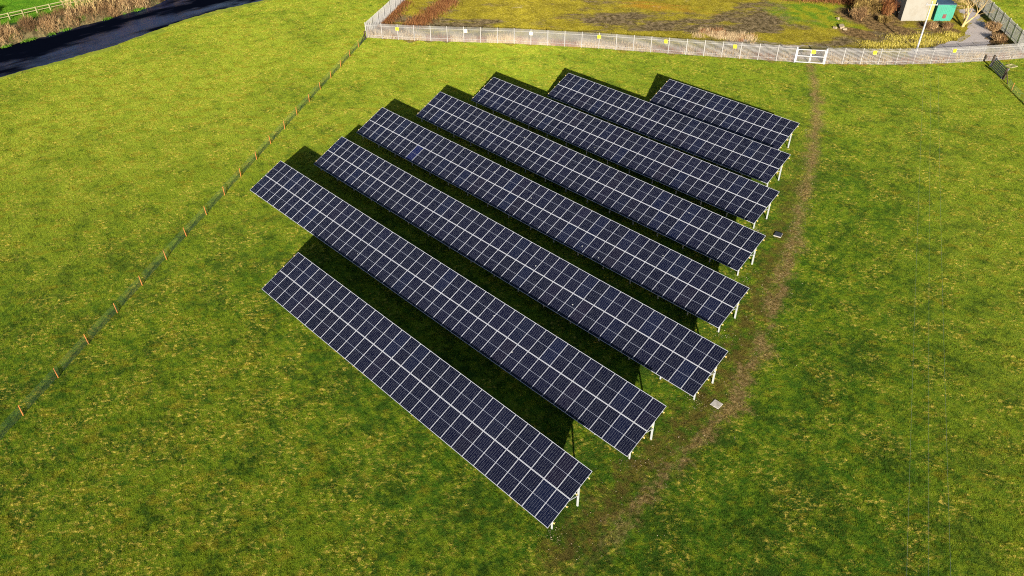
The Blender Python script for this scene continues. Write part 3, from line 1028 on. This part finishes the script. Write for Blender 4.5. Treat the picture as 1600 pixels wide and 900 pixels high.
# dry grass and rust weeds just behind the palisade
P, H, Wd, T = [], [], [], []
for line, cnt in ((BACK_A, 34000), (BACK_B, 16000)):
    acc = along(line, 0.5)
    for _ in range(cnt):
        i = random.randrange(len(acc) - 1)
        a, b = acc[i], acc[i + 1]
        d = (b - a).normalized()
        n = Vector((-d.y, d.x, 0))
        s = i * 0.5
        clump = math.sin(s * 0.9 + 1.3) + math.sin(s * 0.37) + math.sin(s * 2.3 + 0.5) * 0.6
        q = a + (b - a) * random.random() + n * (0.12 + abs(random.gauss(0, 0.55)))
        P.append(tuple(q))
        hh = random.uniform(0.35, 1.25) * (1 + 0.25 * clump * random.random())
        H.append(hh)
        Wd.append(random.uniform(0.02, 0.05))
        rust = clump + random.gauss(0, 0.22) < -0.35
        T.append(random.uniform(0.05, 0.3) if rust else random.uniform(0.40, 1.0))
for _c in range(46):
    u = random.random() ** 0.8
    cx_, cy_, cr_ = -47.5 + 10.5 * u + random.gauss(0, .5), 83.6 + 4.4 * u + random.gauss(0, 1.0), random.uniform(.25, .8)
    tb = random.choice((.42, .5, .6, .1))
    for _ in range(int(170 * cr_)):
        P.append((cx_ + random.gauss(0, cr_ * .6), cy_ + random.gauss(0, cr_ * .6), 0))
        H.append(random.uniform(.15, .75)); Wd.append(random.uniform(.025, .05)); T.append(min(1, tb + .4 * random.random()))
stalks('dry_grass', P, H, Wd, M['drygrass'], 'straw coloured dry grass and rusty weeds growing along the foot of the palisade', 'dry grass', 0.35, np.array(T))

# dead bracken in the left corner of the waste land
P, H, Wd = [], [], []
def belt(x0, y0, x1, y1, wd, n, hmin, hmax, bw=(0.03, 0.07)):
    for _ in range(n):
        t = random.random()
        dx, dy = x1 - x0, y1 - y0
        l = math.hypot(dx, dy)
        s = random.gauss(0, wd)
        P.append((x0 + dx * t - dy / l * s, y0 + dy * t + dx / l * s, 0))
        H.append(random.uniform(hmin, hmax)); Wd.append(random.uniform(*bw))
belt(-82.6, 48.0, -92.0, 61.0, 0.9, 5000, 0.2, 0.75)
belt(-82.0, 48.2, -77.0, 51.5, 0.6, 1500, 0.2, 0.7)
belt(-80.2, 53.0, -86.2, 67.0, 1.0, 5000, 0.2, 0.8)
belt(-50.0, 120.0, -30.0, 124.0, 2.5, 3500, 0.3, 0.9)
belt(-46.0, 109.0, -33.0, 117.0, 0.9, 2600, 0.3, 0.9)
stalks('bracken', P, H, Wd, M['bracken'], 'rust brown dead bracken in belts on the waste land', 'bracken', 0.7)

# yellow tussocks behind the palisade near the pole
P, H, Wd = [], [], []
for cx, cy, rx, n in ((-22.0, 97.4, 1.5, 700), (-21.5, 100.2, 1.8, 800), (-19.6, 101.6, 1.6, 800), (-18.6, 104.4, 1.5, 800), (-17.4, 107.8, 1.2, 600), (-22.5, 103.6, 1.7, 700), (-20.0, 106.6, 1.6, 700), (-17.3, 111.0, 1.2, 500), (-24.3, 98.0, 1.3, 500), (-18.4, 99.9, 1.0, 400)):
    for _ in range(n):
        P.append((cx + random.gauss(0, rx * .55), cy + random.gauss(0, rx * .55), 0)); H.append(random.uniform(.1, .5)); Wd.append(random.uniform(.03, .06))
P2 = [i for i, p in enumerate(P) if not inside(p[0], p[1], GRAVEL) and not inside(p[0], p[1], LANE)]
stalks('tussock_grass', [P[i] for i in P2], [H[i] for i in P2], [Wd[i] for i in P2], M['tussock'], 'yellow tussock grass in the bed round the utility pole', 'tussock grass', 0.8)

# brambles on the far river bank
P, H, Wd, T = [], [], [], []
for _ in range(130):
    tb = random.choice((0.0, 0.0, 0.2, 0.45, 0.65))
    cy = random.uniform(-12, 44)
    off = random.uniform(0.3, 3.6)
    cr, chh = random.uniform(.6, 1.5), random.uniform(.5, 1.7) * (1.25 if cy > 16 else 1)
    for _k in range(int(170 * cr)):
        a, rr = random.uniform(0, 6.283), math.sqrt(random.random())
        o2 = max(0.0, off + math.cos(a) * rr * cr)
        y = cy + math.sin(a) * rr * cr
        z0 = float(np.interp(o2, [0, .5, 2, 4.2], [WZ, WZ + .35, -.5, .1]))
        P.append((edge_x(far, y) - o2, y, z0 + chh * (1 - rr * rr) * random.uniform(.35, 1)))
        H.append(random.uniform(.25, .9)); Wd.append(random.uniform(.02, .06)); T.append(min(1, tb + .4 * random.random()))
stalks('brambles', P, H, Wd, M['bramble'], 'tangled brown brambles and dead stems along the far river bank', 'brambles', 0.7, np.array(T))
P, H, Wd = [], [], []
for _ in range(1100):
    y = random.choice([3.6, 5.2, 8.4, 9.3, 12.5, 14.8, 22.0, 27.5, 28.2]) + random.gauss(0, .35)
    P.append((edge_x(far, y) + random.gauss(0.1, .25), y, WZ + .05)); H.append(random.uniform(.15, .45)); Wd.append(random.uniform(.06, .12))
stalks('water_weeds', P, H, Wd, M['weeds'], 'bright green weeds at the water line of the far bank', 'weeds', 0.8)


def limb(mb, p, d, length, r, depth, spread, up, minr=0.006, twigs=None):
    pts, rad = [p], [r]
    n = 4
    for i in range(n):
        d = (d + Vector((random.gauss(0, .10), random.gauss(0, .10), random.gauss(0, .06) + up))).normalized()
        p = p + d * (length / n)
        pts.append(p); rad.append(max(minr, r * (1 - 0.42 * (i + 1) / n)))
    tgt = mb if r > 0.035 or twigs is None else twigs
    tgt.tube(pts, rad, 7 if r > .06 else (5 if r > .02 else 3))
    if depth <= 0: return
    k = random.choice((2, 3)) if depth > 1 else random.choice((3, 4))
    for i in range(k):
        ax = d.cross(Vector((random.gauss(0, 1), random.gauss(0, 1), random.gauss(0, 1)))).normalized()
        nd_ = (Matrix.Rotation(random.uniform(.5, 1.1) * spread, 3, ax) @ d).normalized()
        q = pts[random.choice((2, 3, 4))] if i else pts[-1]
        limb(mb, q, nd_, length * random.uniform(.62, .85), rad[-1] * random.uniform(.6, .85), depth - 1, spread, up, minr, twigs)


def bare_tree(name, loc, stems, label, mat, depth=4, length=2.0, r=.16, group=None, spread=.6):
    t = tag(empty(name, loc), label, 'tree', group)
    tr, tw = MB(), MB()
    for d in stems:
        limb(tr, Vector((random.gauss(0, .12), random.gauss(0, .12), -.1)), Vector(d).normalized(), length, r * random.uniform(.8, 1.1), depth, spread, .05, .008, tw)
    tr.build('trunk', mat, t)
    tw.build('crown', mat, t)
    return t


random.seed(21)
bare_tree('bare_tree', (-17.5, 116.3, 0), [(-.05, .15, 1), (.25, .25, 1), (.55, .40, 1), (.05, .1, 1)], 'leafless tree with several pale stems beside the gravel track', M['bark'], 5, 2.2, .17, None, .6)
# slim saplings on the far bank
SAPL = [(17.2, 2.6, 'leafless sapling by the rail fence end, leftmost on the far bank'), (18.6, 2.0, 'second leafless sapling from the left on the far bank'),
        (19.9, 2.5, 'third leafless sapling from the left on the far bank'), (21.2, 1.8, 'leafless sapling in the middle of the far bank thicket'),
        (22.6, 2.4, 'leafless sapling right of the middle of the far bank thicket'), (24.2, 1.7, 'second leafless sapling from the right on the far bank'),
        (26.0, 2.2, 'leafless sapling on the far bank nearest the bend of the river')]
for y, off, lab in SAPL:
    bare_tree('sapling', (edge_x(far, y) - off, y, -.5), [(random.gauss(0, .28), random.gauss(0, .28), 1) for _ in range(7)], lab, M['bark'], 2, 1.7, .045, 'leafless saplings on the far bank', .5)


def shrub(loc, rad, h, mat, label, n=3000, stem_mat=None):
    """brushwood: woody stems and many thin leaf or twig blades through the volume"""
    t = tag(empty('shrub', loc), label, 'shrub', 'winter scrub beside the building')
    sb = MB()
    cl = []
    for _ in range(14):
        a = random.uniform(0, 6.28); rr = rad * math.sqrt(random.random()) * .8
        top = Vector((math.cos(a) * rr, math.sin(a) * rr, h * random.uniform(.55, 1) * (1 - .45 * (rr / rad) ** 2)))
        sb.tube([(0, 0, 0), (top.x * .4, top.y * .4, top.z * .5), top], [.035, .025, .01], 4)
        cl.append(top)
    sb.build('stems', stem_mat or M['darkwood'], t)
    P, H, Wd, T = [], [], [], []
    tone = [random.choice((0.0, .15, .35, .6)) for _q in cl]
    for _ in range(n):
        ci = random.randrange(len(cl)); c = cl[ci]
        T.append(min(1, tone[ci] + .4 * random.random()))
        q = c * random.uniform(.35, 1.0) + Vector((random.gauss(0, rad * .20), random.gauss(0, rad * .20), random.gauss(0, h * .10)))
        if q.z < 0.02: q.z = random.uniform(.02, .2)
        P.append(tuple(q)); H.append(random.uniform(.15, .55)); Wd.append(random.uniform(.03, .08))
    link('foliage', blades_mesh('foliage', np.array(P), np.array(H), np.array(Wd), mat, .8, np.array(T)), t)


shrub((-32.0, 110.6, 0), 1.7, 2.7, M['ochre'], 'ochre scrub at the end of the green clearing, above the deep shadow')
shrub((-30.8, 107.4, 0), 1.6, 2.2, M['bramble'], 'brown brushy scrub between the rubble and the cream building')
shrub((-30.6, 111.5, 0), 1.8, 3.0, M['ochre'], 'tall yellow brown scrub in the middle of the thicket')
shrub((-31.2, 115.0, 0), 2.0, 3.2, M['bramble'], 'dark brown scrub at the top edge behind the thicket')
shrub((-28.3, 112.6, 0), 1.4, 3.2, M['bracken'], 'rust red scrub against the dark side of the cream building')
shrub((-29.6, 117.0, 0), 2.0, 3.8, M['bracken'], 'large rust scrub at the top edge left of the building')
shrub((-34.6, 113.6, 0), 1.5, 1.5, M['bracken'], 'rusty low scrub at the top end of the green clearing')
shrub((-27.2, 109.2, 0), 1.0, 0.9, M['ochre'], 'low ochre scrub before the left corner of the cream building')
shrub((-19.2, 113.6, 0), 1.0, 0.8, M['bramble'], 'low brown scrub at the foot of the many stemmed tree')
shrub((-20.9, 112.0, 0), 1.0, 0.7, M['bramble'], 'low brown scrub in front of the teal container')
shrub((-11.0, 112.8, 0), 1.1, 1.1, M['bramble'], 'dark brown scrub between the gravel track and the right palisade')
shrub((-13.4, 117.6, 0), 1.2, 1.3, M['bramble'], 'dark scrub by the bend of the track, in the shade of the right palisade')
shrub((-9.0, 109.6, 0), 0.9, 0.8, M['ochre'], 'pale brown scrub in the angle of the two palisades at the right')
shrub((-135.5, 6.0, 0.1), 2.2, 1.6, M['bramble'], 'dark hedge scrub in the top left corner beyond the river')

# rubble at the end of the clearing
for (x, y, s, lab) in ((-31.0, 102.0, .62, 'largest pale broken block at the lower end of the dark scrub'), (-31.6, 101.0, .40, 'pale broken block lying in front of the largest one'), (-30.2, 101.6, .35, 'small pale broken block on the right of the heap'), (-33.4, 105.6, .38, 'pale broken block up beside the green clearing')):
    bm = bmesh.new()
    bmesh.ops.create_cube(bm, size=1)
    for v in bm.verts: v.co = Vector((v.co.x * s * 1.5, v.co.y * s, v.co.z * s)) + Vector([random.gauss(0, s * .12) for _ in range(3)])
    bmesh.ops.subdivide_edges(bm, edges=bm.edges, cuts=1)
    for v in bm.verts: v.co += Vector([random.gauss(0, s * .05) for _ in range(3)])
    me = bpy.data.meshes.new('broken_block'); bm.to_mesh(me); bm.free(); me.materials.append(M['brick'])
    tag(link('broken_block', me, None, (x, y, s * .4), (random.uniform(-.3, .3), random.uniform(-.3, .3), random.uniform(0, 3))), lab, 'block', 'broken masonry blocks by the clearing')

# ------------------------------------------------------------------ far side post and rail fence
W1 = [(-131.0, -2.0), (-131.0, 24.0)]
P = along(W1, 2.2)
t = tag(empty('rail_fence', P[0]), 'pale wooden post and rail fence along the top of the far river bank', 'fence')
for p in P:
    mb = MB(); mb.box(-.075, .075, -.075, .075, -.1, 1.25); mb.build('post', M['palewood'], t, p - P[0], (0, 0, random.gauss(0, .1)))
for a, b in zip(P, P[1:]):
    for z, h in ((.65, .10), (1.12, .12)):
        mb = MB(); mb.box(-.115, -.077, 0.005, (b - a).length - .005, z - h / 2, z + h / 2); mb.build('rail', M['palewood'], t, a - P[0])

# ------------------------------------------------------------------ buildings beyond the palisade
AN = R_(45)
t = tag(empty('outbuilding', (-25.69, 112.0, 0), AN), 'cream flat roofed outbuilding at the top edge, its left side in shade', 'building')
bw, bd, bh = 3.95, 3.8, 4.2
mb = MB(); mb.box(0, bw, 0, bd, -.05, bh); mb.build('wall', M['render'], t)
mb = MB(); mb.box(-.12, bw + .12, -.12, bd + .12, bh + .002, bh + .20); mb.build('roof', M['felt'], t)
mb = MB(); mb.box(bw + .02, bw + 1.05, .35, .47, -.05, 3.5); mb.build('side_boards', M['mossy'], t)
mb = MB(); mb.box(-.012, -.003, 1.3, 2.3, 0, 2.05); dr = mb.build('door', M['darkwood'], t)
mb = MB(); mb.box(-.05, -.013, 1.40, 1.46, .95, 1.1); mb.build('handle', M['galv'], dr)

t = tag(empty('container', (-21.9, 115.75, 0), AN), 'teal steel container with a dark roof and small red panel beside the cream outbuilding', 'container')
cw, cd, ch = 2.95, 4.2, 2.62
mb = MB()
# front with a cut corner on the right
prof = [(0, 0), (cw - .25, 0), (cw, .6), (cw, ch - .05), (0, ch)]
mb.add([(x, 0, z) for x, z in prof] + [(x, cd, z) for x, z in prof], [(0, 1, 2, 3, 4), (9, 8, 7, 6, 5)] + [(i, i + 5, (i + 1) % 5 + 5, (i + 1) % 5) for i in range(5)])
o = mb.build('body', M['teal'], t)
mb = MB()
for k in range(10): mb.box(.12 + k * .28, .22 + k * .28, -.018, -.003, .12, ch - .12)
mb.build('ribs', M['teal'], o)
mb = MB(); mb.box(-.06, cw + .06, -.02, cd + .05, ch + .004, ch + .10); mb.build('roof', M['sky_tint'], t)
mb = MB(); mb.box(1.25, 1.80, -.06, -.021, .45, 1.1); mb.build('red_panel', M['red'], t)

# ------------------------------------------------------------------ utility pole
t = tag(empty('utility_pole', (-18.13, 99.84, 0)), 'slim pale utility pole with a white crossarm behind the right palisade', 'pole')
mb = MB(); mb.tube([(0, 0, -.2), (0, 0, 4), (0, 0, 7.55)], [.13, .115, .095], 10); mb.build('shaft', M['white'], t)
ca = Vector((.704, .710, 0))
mb = MB(); mb.beam(-ca * .85 + Vector((0, 0, 7.05)) + Vector((.1, -.1, 0)), ca * .85 + Vector((0, 0, 7.05)) + Vector((.1, -.1, 0)), .10, .10); arm = mb.build('crossarm', M['white'], t)
for k in (-.75, .0, .75):
    mb = MB()
    c = ca * k + Vector((.1, -.1, 7.1))
    mb.tube([c, c + Vector((0, 0, .08)), c + Vector((0, 0, .12)), c + Vector((0, 0, .24))], [.03, .075, .05, .06], 8)
    mb.build('insulator', M['white'], t)

# second pole of the line, beyond the right foot of the view, and the three wires between the poles
WX, WY, WLEN = 0.3705, -0.9287, 130.0
A0 = Vector((-18.03, 99.74, 7.34))
B0 = A0 + Vector((WX, WY, 0)) * WLEN
t2 = tag(empty('utility_pole', (B0.x, B0.y, 0)), 'second utility pole at the near end of the overhead wires', 'pole')
mb = MB(); mb.tube([(0, 0, -.2), (0, 0, 4), (0, 0, 7.9)], [.13, .115, .095], 10); mb.build('shaft', M['white'], t2)
cb = Vector((WY, -WX, 0))
mb = MB(); mb.beam(-cb * 1.3 + Vector((0, 0, 7.25)), cb * 1.3 + Vector((0, 0, 7.25)), .10, .10); mb.build('crossarm', M['white'], t2)
wires = [('left', -.75, 1.15), ('middle', 0, 0), ('right', .75, -1.15)]
for nm, ka, kb in wires:
    a = A0 + ca * ka
    b = B0 + cb * kb
    pts = []
    for q in range(41):
        u = q / 40
        c = a.lerp(b, u); c.z -= 4 * 0.9 * u * (1 - u)
        pts.append(c)
    mb = MB(); mb.tube(pts, [0.005] * 41, 5)
    tag(mb.build('overhead_wire', M['wire']), nm + ' one of three thin pale overhead wires coming down the right of the field', 'wire', 'overhead wires')
